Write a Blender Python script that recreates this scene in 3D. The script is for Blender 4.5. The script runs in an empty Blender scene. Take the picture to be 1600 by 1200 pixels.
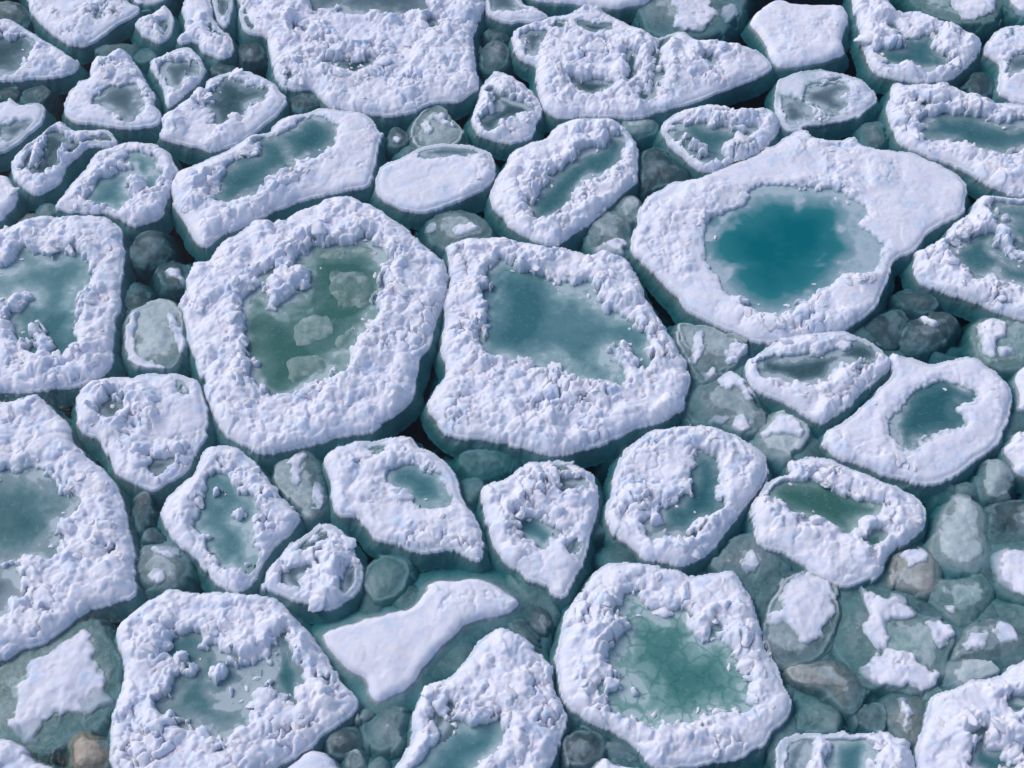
import bpy, math, random
import numpy as np
from mathutils import Vector, Matrix

# ------------------------------------------------------------------ camera, sky, sun, exposure
TILT = math.radians(36.0)      # from straight down
HFOV = math.radians(38.0)
CAM_H = 14.0
sc = bpy.context.scene
cam_data = bpy.data.cameras.new("camera")
cam = bpy.data.objects.new("camera", cam_data)
sc.collection.objects.link(cam)
cam.location = (0.0, 0.0, CAM_H)
cam.rotation_euler = (TILT, 0.0, 0.0)
cam_data.sensor_width = 36.0
cam_data.angle = HFOV
cam_data.clip_start = 0.1
cam_data.clip_end = 500.0
sc.camera = cam

SUN_ELEV = math.radians(48.0)
SUN_AZ = math.radians(-62.0)     # 0 = from the far side (+y), negative = from the left
world = bpy.data.worlds.new("World")
sc.world = world
world.use_nodes = True
nt = world.node_tree
nt.nodes.clear()
sky = nt.nodes.new("ShaderNodeTexSky")
sky.sky_type = 'NISHITA'
sky.sun_disc = False
sky.sun_elevation = SUN_ELEV
sky.sun_rotation = SUN_AZ
sky.air_density = 1.0
sky.dust_density = 1.5
sky.ozone_density = 1.0
bg = nt.nodes.new("ShaderNodeBackground")
bg.inputs["Strength"].default_value = 0.125
out = nt.nodes.new("ShaderNodeOutputWorld")
nt.links.new(sky.outputs[0], bg.inputs[0])
nt.links.new(bg.outputs[0], out.inputs[0])

sun_data = bpy.data.lights.new("sun", 'SUN')
sun_data.energy = 1.6
sun_data.angle = math.radians(36.0)
sun_data.color = (1.0, 0.94, 0.9)
sun = bpy.data.objects.new("sun", sun_data)
sc.collection.objects.link(sun)
sd = Vector((math.sin(SUN_AZ) * math.cos(SUN_ELEV), math.cos(SUN_AZ) * math.cos(SUN_ELEV), math.sin(SUN_ELEV)))
sun.rotation_euler = sd.to_track_quat('Z', 'Y').to_euler()
sun.location = (0, 12, 20)

sc.view_settings.view_transform = 'Standard'
sc.view_settings.look = 'None'
sc.view_settings.exposure = 0.05
sc.view_settings.gamma = 1.0
sc.view_settings.use_curve_mapping = False
sc.cycles.transparent_max_bounces = 8
sc.cycles.max_bounces = 6
sc.cycles.diffuse_bounces = 3
sc.cycles.glossy_bounces = 2
sc.cycles.transmission_bounces = 3
sc.cycles.volume_bounces = 0

# ------------------------------------------------------------------ helpers
W, H = 1600.0, 1200.0
FPX = (W / 2) / math.tan(HFOV / 2)
CT, ST = math.cos(TILT), math.sin(TILT)

def unproject(px, py, z):
    """photo pixel -> point on the horizontal plane at height z"""
    px = np.asarray(px, float); py = np.asarray(py, float)
    dx = (px - W / 2) / FPX
    dy = -(py - H / 2) / FPX
    wx = dx
    wy = dy * CT + ST
    wz = dy * ST - CT
    t = (z - CAM_H) / wz
    return wx * t, wy * t

def parse(s):
    return np.array([[float(v) for v in p.split(',')] for p in s.split()])

def catmull(P, n=4):
    P0 = np.roll(P, 1, 0); P2 = np.roll(P, -1, 0); P3 = np.roll(P, -2, 0)
    outp = []
    for i in range(n):
        t = i / n
        outp.append(0.5 * ((2 * P) + (P2 - P0) * t + (2 * P0 - 5 * P + 4 * P2 - P3) * t * t + (-P0 + 3 * P - 3 * P2 + P3) * t ** 3))
    return np.stack(outp, 1).reshape(-1, 2)

def world_poly(s, z, n=4):
    P = catmull(parse(s), n)
    x, y = unproject(P[:, 0], P[:, 1], z)
    return np.stack([x, y], 1)

def sdf(poly, X, Y):
    """signed distance, positive inside"""
    d2 = np.full(X.shape, 1e9)
    inside = np.zeros(X.shape, bool)
    A = poly; B = np.roll(poly, -1, 0)
    for (ax, ay), (bx, by) in zip(A, B):
        ex, ey = bx - ax, by - ay
        L = ex * ex + ey * ey
        if L < 1e-12:
            continue
        t = np.clip(((X - ax) * ex + (Y - ay) * ey) / L, 0, 1)
        d2 = np.minimum(d2, (X - ax - t * ex) ** 2 + (Y - ay - t * ey) ** 2)
        if ay != by:
            c = ((ay > Y) != (by > Y)) & (X < ex * (Y - ay) / (by - ay) + ax)
            inside ^= c
    d = np.sqrt(d2)
    return np.where(inside, d, -d)

RS = np.random.RandomState(7)
TAB = RS.rand(12, 256, 256)

def vnoise(X, Y, s, k=0):
    """value noise, 0..1, feature size s"""
    x = X / s + 31.7 * k; y = Y / s - 17.3 * k
    ix = np.floor(x).astype(int); iy = np.floor(y).astype(int)
    fx = x - ix; fy = y - iy
    fx = fx * fx * (3 - 2 * fx); fy = fy * fy * (3 - 2 * fy)
    T = TAB[k % 12]
    a = T[iy & 255, ix & 255]; b = T[iy & 255, (ix + 1) & 255]
    c = T[(iy + 1) & 255, ix & 255]; d = T[(iy + 1) & 255, (ix + 1) & 255]
    return (a * (1 - fx) + b * fx) * (1 - fy) + (c * (1 - fx) + d * fx) * fy

def fbm(X, Y, s, k=0, n=3):
    r = 0; a = 1; t = 0
    for i in range(n):
        r = r + a * vnoise(X, Y, s / 2 ** i, k + i); t += a; a *= 0.5
    return r / t

def billow(X, Y, s, k=0, n=4, gain=0.52):
    """puffy mounds with thin creases, 0..1"""
    r = 0; a = 1; t = 0
    x, y = X, Y
    for i in range(n):
        c, sn = math.cos(0.7 + 1.1 * i + k), math.sin(0.7 + 1.1 * i + k)
        u, v = x * c - y * sn, x * sn + y * c
        r = r + a * np.clip(np.abs(2 * vnoise(u, v, s / 1.9 ** i, k + i) - 1) * 1.6, 0, 1); t += a; a *= gain
    return r / t

def cells(X, Y, s, k=0, jit=0.9):
    """voronoi: F1, F2, id-random 1..3, offset to the cell centre (in units of s)"""
    x = X / s + 13.1 * k; y = Y / s + 5.7 * k
    ix = np.floor(x).astype(int); iy = np.floor(y).astype(int)
    f1 = np.full(X.shape, 9.0); f2 = np.full(X.shape, 9.0)
    r1 = np.zeros(X.shape); r2 = np.zeros(X.shape); r3 = np.zeros(X.shape)
    ox = np.zeros(X.shape); oy = np.zeros(X.shape)
    A, B, C, D, E = (TAB[(k + i) % 12] for i in range(5))
    for j in (-1, 0, 1):
        for i in (-1, 0, 1):
            cx = ix + i; cy = iy + j
            m, n = cy & 255, cx & 255
            dx = cx + 0.5 + (A[m, n] - 0.5) * jit - x
            dy = cy + 0.5 + (B[m, n] - 0.5) * jit - y
            d = np.sqrt(dx * dx + dy * dy)
            c = d < f1
            f2 = np.where(c, f1, np.minimum(f2, d))
            r1 = np.where(c, C[m, n], r1); r2 = np.where(c, D[m, n], r2); r3 = np.where(c, E[m, n], r3)
            ox = np.where(c, dx, ox); oy = np.where(c, dy, oy)
            f1 = np.where(c, d, f1)
    return f1, f2, r1, r2, r3, ox, oy

def sstep(a, b, x):
    t = np.clip((x - a) / (b - a), 0, 1)
    return t * t * (3 - 2 * t)

def smax(a, b, k):
    h = np.clip(0.5 + 0.5 * (a - b) / k, 0, 1)
    return b * (1 - h) + a * h + k * h * (1 - h)

def grid_mesh(name, X, Y, Z, fmask, mat, attrs=None):
    """mesh from a height field, faces where fmask (ny-1, nx-1) is true"""
    ny, nx = X.shape
    idx = np.arange(ny * nx).reshape(ny, nx)
    q = np.stack([idx[:-1, :-1], idx[:-1, 1:], idx[1:, 1:], idx[1:, :-1]], -1)[fmask]
    if len(q) == 0:
        return None
    used = np.zeros(ny * nx, bool); used[q.ravel()] = True
    remap = np.cumsum(used) - 1
    q = remap[q].astype(np.int32)
    co = np.stack([X.ravel()[used], Y.ravel()[used], Z.ravel()[used]], 1).astype(np.float32)
    me = bpy.data.meshes.new(name)
    me.vertices.add(len(co)); me.vertices.foreach_set("co", co.ravel())
    me.loops.add(q.size); me.loops.foreach_set("vertex_index", q.ravel())
    me.polygons.add(len(q))
    me.polygons.foreach_set("loop_start", np.arange(0, q.size, 4, dtype=np.int32))
    me.polygons.foreach_set("use_smooth", np.ones(len(q), bool))
    for an, av in (attrs or {}).items():
        at = me.attributes.new(an, 'FLOAT', 'POINT')
        at.data.foreach_set("value", av.ravel()[used].astype(np.float32))
    me.update(calc_edges=True)
    me.materials.append(mat)
    return me

def link(name, me, parent=None):
    o = bpy.data.objects.new(name, me)
    sc.collection.objects.link(o)
    if parent is not None:
        o.parent = parent
    return o

def thing(name, label, cat, loc, group=None):
    o = bpy.data.objects.new(name, None)
    o.empty_display_size = 0.1
    o.location = loc
    sc.collection.objects.link(o)
    o["label"] = label; o["category"] = cat
    if group:
        o["group"] = group
    return o

# ------------------------------------------------------------------ materials
def new_mat(name):
    m = bpy.data.materials.new(name); m.use_nodes = True
    t = m.node_tree; t.nodes.clear()
    o = t.nodes.new("ShaderNodeOutputMaterial")
    return m, t, o

def nd(t, kind, **kw):
    n = t.nodes.new(kind)
    for k, v in kw.items():
        setattr(n, k, v)
    return n

def noise(t, scale, detail=4, rough=0.55, vec=None):
    n = nd(t, "ShaderNodeTexNoise"); n.inputs["Scale"].default_value = scale
    n.inputs["Detail"].default_value = detail; n.inputs["Roughness"].default_value = rough
    if vec is not None: t.links.new(vec, n.inputs["Vector"])
    return n

def ramp(t, fac, stops):
    r = nd(t, "ShaderNodeValToRGB")
    e = r.color_ramp.elements
    while len(e) < len(stops): e.new(0.5)
    for el, (p, c) in zip(e, stops):
        el.position = p; el.color = (*c, 1)
    t.links.new(fac, r.inputs[0])
    return r

def mixc(t, fac, a, b):
    m = nd(t, "ShaderNodeMix", data_type='RGBA')
    for inp, v in ((m.inputs[0], fac), (m.inputs[6], a), (m.inputs[7], b)):
        if isinstance(v, bpy.types.NodeSocket): t.links.new(v, inp)
        elif isinstance(v, (int, float)): inp.default_value = v
        else: inp.default_value = (*v, 1)
    return m.outputs[2]

def snow_material():
    m, t, o = new_mat("snow")
    b = nd(t, "ShaderNodeBsdfPrincipled")
    g = nd(t, "ShaderNodeNewGeometry")
    n1 = noise(t, 5.0, 5, 0.6, g.outputs["Position"])
    c = ramp(t, n1.outputs[0], [(0.30, (0.66, 0.75, 0.92)), (0.46, (0.81, 0.82, 0.94)), (0.70, (0.87, 0.86, 0.94))])
    # thin wet snow where the crust is low over the ice
    at = nd(t, "ShaderNodeAttribute", attribute_name="wet")
    n2 = noise(t, 28.0, 5, 0.7, g.outputs["Position"])
    ma = nd(t, "ShaderNodeMath", operation='MULTIPLY_ADD'); ma.use_clamp = True
    t.links.new(n2.outputs[0], ma.inputs[0]); ma.inputs[1].default_value = 1.6; ma.inputs[2].default_value = -0.75
    mb = nd(t, "ShaderNodeMath", operation='ADD'); mb.use_clamp = True
    t.links.new(ma.outputs[0], mb.inputs[0]); t.links.new(at.outputs["Fac"], mb.inputs[1])
    mm = nd(t, "ShaderNodeMath", operation='MULTIPLY'); mm.use_clamp = True
    t.links.new(mb.outputs[0], mm.inputs[0]); t.links.new(at.outputs["Fac"], mm.inputs[1])
    col = mixc(t, mm.outputs[0], c.outputs[0], (0.30, 0.43, 0.46))
    t.links.new(col, b.inputs["Base Color"])
    b.inputs["Roughness"].default_value = 0.7
    b.inputs["Specular IOR Level"].default_value = 0.25
    b.inputs["Subsurface Weight"].default_value = 0.6
    b.inputs["Subsurface Radius"].default_value = (0.5, 0.8, 1.0)
    b.inputs["Subsurface Scale"].default_value = 0.04
    f = noise(t, 90.0, 4, 0.7, g.outputs["Position"])
    f2 = noise(t, 26.0, 4, 0.6, g.outputs["Position"])
    bu = nd(t, "ShaderNodeBump"); bu.inputs["Strength"].default_value = 0.3; bu.inputs["Distance"].default_value = 0.006
    bu2 = nd(t, "ShaderNodeBump"); bu2.inputs["Strength"].default_value = 0.25; bu2.inputs["Distance"].default_value = 0.018
    t.links.new(f2.outputs[0], bu2.inputs["Height"])
    t.links.new(f.outputs[0], bu.inputs["Height"]); t.links.new(bu2.outputs[0], bu.inputs["Normal"])
    t.links.new(bu.outputs[0], b.inputs["Normal"])
    t.links.new(b.outputs[0], o.inputs[0])
    return m

def pool_material(name, deep, mid, shallow, cellular=False, flecks=0.45, namp=0.62):
    m, t, o = new_mat(name)
    b = nd(t, "ShaderNodeBsdfPrincipled")
    g = nd(t, "ShaderNodeNewGeometry")
    at = nd(t, "ShaderNodeAttribute", attribute_name="depth")
    n1 = noise(t, 1.6, 4, 0.55, g.outputs["Position"])
    n2 = noise(t, 9.0, 7, 0.68, g.outputs["Position"])
    a = nd(t, "ShaderNodeMath", operation='MULTIPLY_ADD')
    t.links.new(n1.outputs[0], a.inputs[0]); a.inputs[1].default_value = 0.75 if namp > 0.4 else 0.35; t.links.new(at.outputs["Fac"], a.inputs[2])
    a2 = nd(t, "ShaderNodeMath", operation='MULTIPLY_ADD')
    t.links.new(n2.outputs[0], a2.inputs[0]); a2.inputs[1].default_value = namp; t.links.new(a.outputs[0], a2.inputs[2])
    last = a2.outputs[0]
    if cellular:
        v = nd(t, "ShaderNodeTexVoronoi", feature='DISTANCE_TO_EDGE'); v.inputs["Scale"].default_value = 4.6
        wn = noise(t, 4.0, 3, 0.5, g.outputs["Position"])
        ad = nd(t, "ShaderNodeVectorMath", operation='MULTIPLY_ADD')
        t.links.new(wn.outputs["Color"], ad.inputs[0]); ad.inputs[1].default_value = (0.30, 0.30, 0.30)
        t.links.new(g.outputs["Position"], ad.inputs[2]); t.links.new(ad.outputs[0], v.inputs["Vector"])
        mr = nd(t, "ShaderNodeMapRange"); mr.inputs[1].default_value = 0.0; mr.inputs[2].default_value = 0.11
        mr.inputs[3].default_value = 0.13; mr.inputs[4].default_value = -0.09
        t.links.new(v.outputs["Distance"], mr.inputs[0])
        a3 = nd(t, "ShaderNodeMath", operation='ADD'); t.links.new(last, a3.inputs[0]); t.links.new(mr.outputs[0], a3.inputs[1])
        last = a3.outputs[0]
    mr2 = nd(t, "ShaderNodeMath", operation='ADD'); mr2.inputs[1].default_value = (-0.24 if namp > 0.4 else -0.04) - namp * 0.5; mr2.use_clamp = True
    t.links.new(last, mr2.inputs[0])
    c = ramp(t, mr2.outputs[0], [(0.0, tuple(0.5 * v + 0.5 * w for v, w in zip(shallow, (0.62, 0.70, 0.76)))), (0.09, shallow), (0.46, mid), (1.0, deep)])
    fl = noise(t, 19.0, 8, 0.75, g.outputs["Position"]); fl.inputs["Distortion"].default_value = 0.8
    fr = ramp(t, fl.outputs[0], [(0.54, (0, 0, 0)), (0.76, (1, 1, 1))])
    fm = nd(t, "ShaderNodeMath", operation='MULTIPLY'); fm.inputs[1].default_value = flecks
    t.links.new(fr.outputs[0], fm.inputs[0])
    cc = mixc(t, fm.outputs[0], c.outputs[0], tuple(0.55 * a_ + 0.45 * b_ for a_, b_ in zip(shallow, (0.4, 0.5, 0.55))))
    t.links.new(cc, b.inputs["Base Color"])
    b.inputs["Roughness"].default_value = 0.35
    b.inputs["Specular IOR Level"].default_value = 0.15
    f = noise(t, 40.0, 4, 0.6, g.outputs["Position"])
    bu = nd(t, "ShaderNodeBump"); bu.inputs["Strength"].default_value = 0.25; bu.inputs["Distance"].default_value = 0.006
    t.links.new(f.outputs[0], bu.inputs["Height"]); t.links.new(bu.outputs[0], b.inputs["Normal"])
    t.links.new(b.outputs[0], o.inputs[0])
    return m

def ice_material(name, dark, light, gloss=0.35, frost=1.0, sss=0.5):
    m, t, o = new_mat(name)
    b = nd(t, "ShaderNodeBsdfPrincipled")
    g = nd(t, "ShaderNodeNewGeometry"); oi = nd(t, "ShaderNodeObjectInfo")
    n1 = noise(t, 3.2, 7, 0.66, g.outputs["Position"]); n1.inputs["Distortion"].default_value = 0.6
    n2 = noise(t, 34.0, 4, 0.7, g.outputs["Position"])
    n3 = noise(t, 8.0, 9, 0.72, g.outputs["Position"]); n3.inputs["Distortion"].default_value = 1.2
    sh = nd(t, "ShaderNodeMath", operation='MULTIPLY_ADD'); sh.inputs[1].default_value = 0.16
    t.links.new(oi.outputs["Random"], sh.inputs[0]); t.links.new(n1.outputs[0], sh.inputs[2])
    c = ramp(t, sh.outputs[0], [(0.38, dark), (0.58, tuple((d + l) / 2 for d, l in zip(dark, light))), (0.80, light)])
    k = ramp(t, n3.outputs[0], [(0.52, (0, 0, 0)), (0.74, (1, 1, 1))])
    k2 = ramp(t, n2.outputs[0], [(0.62, (0, 0, 0)), (0.78, (1, 1, 1))])
    mu = nd(t, "ShaderNodeMath", operation='MULTIPLY'); mu.inputs[1].default_value = 0.55 * frost
    t.links.new(k.outputs[0], mu.inputs[0])
    mu2 = nd(t, "ShaderNodeMath", operation='MULTIPLY_ADD'); mu2.inputs[1].default_value = 0.30 * frost; mu2.use_clamp = True
    t.links.new(k2.outputs[0], mu2.inputs[0]); t.links.new(mu.outputs[0], mu2.inputs[2])
    col = mixc(t, mu2.outputs[0], c.outputs[0], tuple(min(0.8, l * 1.5 + 0.08) for l in light))
    rim = nd(t, "ShaderNodeAttribute", attribute_name="rim")
    col = mixc(t, rim.outputs["Fac"], col, (0.52, 0.60, 0.64))
    t.links.new(col, b.inputs["Base Color"])
    b.inputs["Roughness"].default_value = gloss
    b.inputs["Specular IOR Level"].default_value = 0.4
    b.inputs["Subsurface Weight"].default_value = sss
    b.inputs["Subsurface Radius"].default_value = (0.4, 0.9, 1.0)
    b.inputs["Subsurface Scale"].default_value = 0.10
    bu = nd(t, "ShaderNodeBump"); bu.inputs["Strength"].default_value = 0.5; bu.inputs["Distance"].default_value = 0.018
    ad = nd(t, "ShaderNodeMath", operation='ADD')
    t.links.new(n2.outputs[0], ad.inputs[0]); t.links.new(n3.outputs[0], ad.inputs[1])
    t.links.new(ad.outputs[0], bu.inputs["Height"]); t.links.new(bu.outputs[0], b.inputs["Normal"])
    t.links.new(b.outputs[0], o.inputs[0])
    return m

def water_material():
    m, t, o = new_mat("sea_water")
    tr = nd(t, "ShaderNodeBsdfTransparent"); tr.inputs[0].default_value = (0.97, 0.99, 1.0, 1)
    gl = nd(t, "ShaderNodeBsdfGlossy"); gl.inputs["Roughness"].default_value = 0.06
    fr = nd(t, "ShaderNodeFresnel"); fr.inputs["IOR"].default_value = 1.33
    g = nd(t, "ShaderNodeNewGeometry")
    f = noise(t, 9.0, 4, 0.6, g.outputs["Position"])
    bu = nd(t, "ShaderNodeBump"); bu.inputs["Strength"].default_value = 0.35; bu.inputs["Distance"].default_value = 0.02
    t.links.new(f.outputs[0], bu.inputs["Height"])
    t.links.new(bu.outputs[0], gl.inputs["Normal"]); t.links.new(bu.outputs[0], fr.inputs["Normal"])
    mx = nd(t, "ShaderNodeMixShader")
    t.links.new(fr.outputs[0], mx.inputs[0]); t.links.new(tr.outputs[0], mx.inputs[1]); t.links.new(gl.outputs[0], mx.inputs[2])
    va = nd(t, "ShaderNodeVolumeAbsorption")
    va.inputs["Color"].default_value = (0.0, 0.585, 0.635, 1); va.inputs["Density"].default_value = 5.6
    t.links.new(mx.outputs[0], o.inputs["Surface"]); t.links.new(va.outputs[0], o.inputs["Volume"])
    return m

M_SNOW = snow_material()
M_BASE = ice_material("submerged_ice", (0.36, 0.48, 0.49), (0.58, 0.69, 0.70), 0.6, 0.6, 0.0)
M_WATER = water_material()
POOL = {
    'tq': pool_material("turquoise_pool", (0.001, 0.150, 0.180), (0.030, 0.215, 0.245), (0.26, 0.40, 0.46), flecks=0.0, namp=0.30),
    'te': pool_material("teal_pool", (0.032, 0.132, 0.155), (0.085, 0.205, 0.230), (0.24, 0.34, 0.375)),
    'gn': pool_material("green_pool", (0.045, 0.150, 0.132), (0.105, 0.225, 0.210), (0.27, 0.39, 0.385)),
    'gr': pool_material("grey_pool", (0.075, 0.130, 0.155), (0.13, 0.20, 0.235), (0.26, 0.34, 0.385)),
    'dk': pool_material("slate_pool", (0.030, 0.080, 0.100), (0.07, 0.135, 0.16), (0.20, 0.29, 0.33)),
    'ml': pool_material("milky_pool", (0.045, 0.165, 0.195), (0.125, 0.265, 0.295), (0.29, 0.43, 0.46)),
    'ce': pool_material("cellular_pool", (0.035, 0.170, 0.165), (0.095, 0.255, 0.245), (0.25, 0.42, 0.41), True),
}
ICE = {
    'gr': ice_material("grey_ice", (0.22, 0.31, 0.33), (0.42, 0.51, 0.54)),
    'dk': ice_material("dark_ice", (0.09, 0.135, 0.155), (0.24, 0.31, 0.34), 0.35, 0.7),
    'te': ice_material("teal_ice", (0.20, 0.34, 0.34), (0.42, 0.56, 0.56)),
    'pa': ice_material("pale_ice", (0.34, 0.44, 0.46), (0.60, 0.69, 0.72)),
    'br': ice_material("brown_tinged_ice", (0.24, 0.32, 0.33), (0.50, 0.475, 0.44)),
    'am': ice_material("amber_ice", (0.26, 0.27, 0.25), (0.55, 0.43, 0.34)),
    'gp': ice_material("pale_green_block", (0.13, 0.25, 0.23), (0.27, 0.39, 0.37), 0.4, 0.5),
    'gb': ice_material("green_block", (0.065, 0.165, 0.145), (0.15, 0.27, 0.25), 0.4, 0.3),
}
M_SLUSH = ice_material("drowned_slush", (0.16, 0.23, 0.25), (0.55, 0.63, 0.65), 0.6, 1.0, 0.0)

# ------------------------------------------------------------------ the sea
def build_sea():
    me = bpy.data.meshes.new("sea_water")
    x0, x1, y0, y1, z0, z1 = -30, 30, -12, 48, -3.0, 0.0
    v = [(x0, y0, z0), (x1, y0, z0), (x1, y1, z0), (x0, y1, z0), (x0, y0, z1), (x1, y0, z1), (x1, y1, z1), (x0, y1, z1)]
    f = [(0, 3, 2, 1), (4, 5, 6, 7), (0, 1, 5, 4), (1, 2, 6, 5), (2, 3, 7, 6), (3, 0, 4, 7)]
    me.from_pydata(v, [], f); me.update(); me.materials.append(M_WATER)
    o = link("sea_water", me); o["kind"] = "structure"
    o["label"] = "dark teal sea water between the ice floes"
    # dim rounded slush lumps packed under the surface in every gap
    xs = np.arange(-9.5, 9.5, 0.035); ys = np.arange(2.0, 23.0, 0.035)
    X, Y = np.meshgrid(xs, ys)
    Xw = X + 0.10 * (fbm(X, Y, 0.35, 1) - 0.5) * 2; Yw = Y + 0.10 * (fbm(X, Y, 0.35, 4) - 0.5) * 2
    f1, f2, r1, r2, r3, ox, oy = cells(Xw, Yw, 0.52, 2)
    dome = np.sqrt(np.clip(f2 - f1, 0, 1)) * 0.30
    shallow = sstep(0.32, 0.68, fbm(X, Y, 2.2, 9, 2) + 0.055 * (9.0 - Y) + 0.03 * X)
    Z = -0.90 + 0.52 * shallow + 0.26 * r1 + dome * (0.5 + 0.5 * r2)
    f1, f2, r1, r2, r3, ox, oy = cells(Xw, Yw, 0.22, 5)
    Z += np.sqrt(np.clip(f2 - f1, 0, 1)) * 0.05
    Z = Z + 0.10 * (fbm(X, Y, 0.8, 3) - 0.5) + 0.05 * (fbm(X, Y, 0.15, 6, 2) - 0.5)
    Z = -0.05 - smax(-Z - 0.05, 0 * Z, 0.06)
    me = grid_mesh("drowned_slush", X, Y, Z, np.ones((X.shape[0] - 1, X.shape[1] - 1), bool), M_SLUSH)
    o = link("slush", me); o["kind"] = "stuff"
    o["label"] = "dim rounded slush lumps packed under the water in the gaps"

# ------------------------------------------------------------------ loose snow chunks (shared meshes)
def chunk_meshes(n=14):
    import bmesh
    res = []
    rnd = random.Random(5)
    for k in range(n):
        bm = bmesh.new()
        bmesh.ops.create_icosphere(bm, subdivisions=3, radius=1.0)
        planes = [(Vector((rnd.gauss(0, 1), rnd.gauss(0, 1), rnd.gauss(0.2, 0.8))).normalized(), rnd.uniform(0.42, 0.8)) for _ in range(rnd.randint(7, 12))]
        off = rnd.uniform(0, 50)
        for v in bm.verts:
            p = v.co.copy()
            for nrm, d in planes:
                e = p.dot(nrm) - d
                if e > 0:
                    p -= nrm * e * 0.9
            n1 = math.sin(p.x * 4 + off) * math.sin(p.y * 5 + off * 1.3) * math.sin(p.z * 4.5 + off * 0.7)
            n2 = math.sin(p.x * 10 + off * 2) * math.sin(p.y * 11 + off) + math.sin(p.z * 9 + off * 3) * math.sin(p.x * 8 - off)
            v.co = p * (1 + 0.26 * n1 + 0.05 * n2)
        for f in bm.faces: f.smooth = True
        me = bpy.data.meshes.new("snow_chunk")
        bm.to_mesh(me); bm.free()
        me.materials.append(M_SNOW)
        res.append(me)
    return res

CHUNKS = chunk_meshes()
STEP = 0.0135
F_TOP = 0.088
POOL_Z = 0.035

def centre_of(P):
    return 0.5 * (P[:, 0].min() + P[:, 0].max()), 0.5 * (P[:, 1].min() + P[:, 1].max())

def lumps(X, Y, k, rough, mmin=0.0):
    """packed, broken blocks of snow at three sizes; returns height 0..~0.13 and the block-wise random"""
    wx = 0.05 * (fbm(X, Y, 0.16, 2 + k) - 0.5) * 2 + 0.022 * (vnoise(X, Y, 0.045, 3 + k) - 0.5) * 2
    wy = 0.05 * (fbm(X, Y, 0.16, 7 + k) - 0.5) * 2 + 0.022 * (vnoise(X, Y, 0.045, 8 + k) - 0.5) * 2
    f1, f2, a1, a2, a3, ox, oy = cells(X + wx * 1.8, Y + wy * 1.8, 0.36, k, 1.0)
    big = np.clip(1 - 1.3 * f1 * f1, 0, 1) * sstep(-0.05, 0.30, f2 - f1) * (0.25 + 0.75 * a1) + (ox * (a2 - 0.5) + oy * (a3 - 0.5)) * 0.7
    g1, g2, b1, b2, b3, px, py = cells(X + wx, Y + wy, 0.165, k + 3, 1.0)
    med = np.clip(1 - 1.3 * g1 * g1, 0, 1) * sstep(-0.05, 0.30, g2 - g1) * (0.15 + 0.85 * b1) + (px * (b2 - 0.5) + py * (b3 - 0.5)) * 0.6
    h1, h2, c1, c2, c3, qx, qy = cells(X + wx * 0.7, Y + wy * 0.7, 0.08, k + 6, 1.0)
    sml = np.clip(1 - 1.2 * h1 * h1, 0, 1) * sstep(-0.05, 0.4, h2 - h1) * (0.1 + 0.9 * c1)
    f = fbm(X, Y, 0.05, k + 1, 2) - 0.5
    m = sstep(0.36, 0.60, fbm(X, Y, 0.75, k + 5, 2) + (rough - 0.5) * 0.38)    # calm and broken patches
    m2 = sstep(0.40, 0.62, fbm(X, Y, 0.4, k + 10, 2) + (rough - 0.5) * 0.15)
    m = np.maximum(m, mmin) * min(1.0, rough * 1.4); m2 = np.maximum(m2, mmin * 0.8)
    bw = billow(X + wx, Y + wy, 0.36, k + 2, 3, 0.42)
    bw2 = billow(X + 3.1, Y + wx, 0.13, k + 4, 3)
    Hh = big * 0.060 * (0.2 + 0.8 * m) + med * 0.044 * m * (0.3 + 0.7 * m2) + sml * 0.010 * m * m2 + f * 0.006
    Hh = Hh + bw * 0.090 * (0.20 + 0.80 * m) + bw2 * 0.012 * m
    Hh = Hh + 0.07 * (fbm(X, Y, 0.55, k + 6, 2) - 0.5) * (0.4 + 0.6 * m) - 0.02
    # open cracks between some of the blocks
    ck = sstep(0.62, 0.74, fbm(X, Y, 0.5, k + 11, 2)) * m
    Hh = Hh - ck * (0.09 * sstep(0.10, 0.02, f2 - f1) + 0.05 * sstep(0.10, 0.02, g2 - g1))
    return Hh, b1, a2, m

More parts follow.
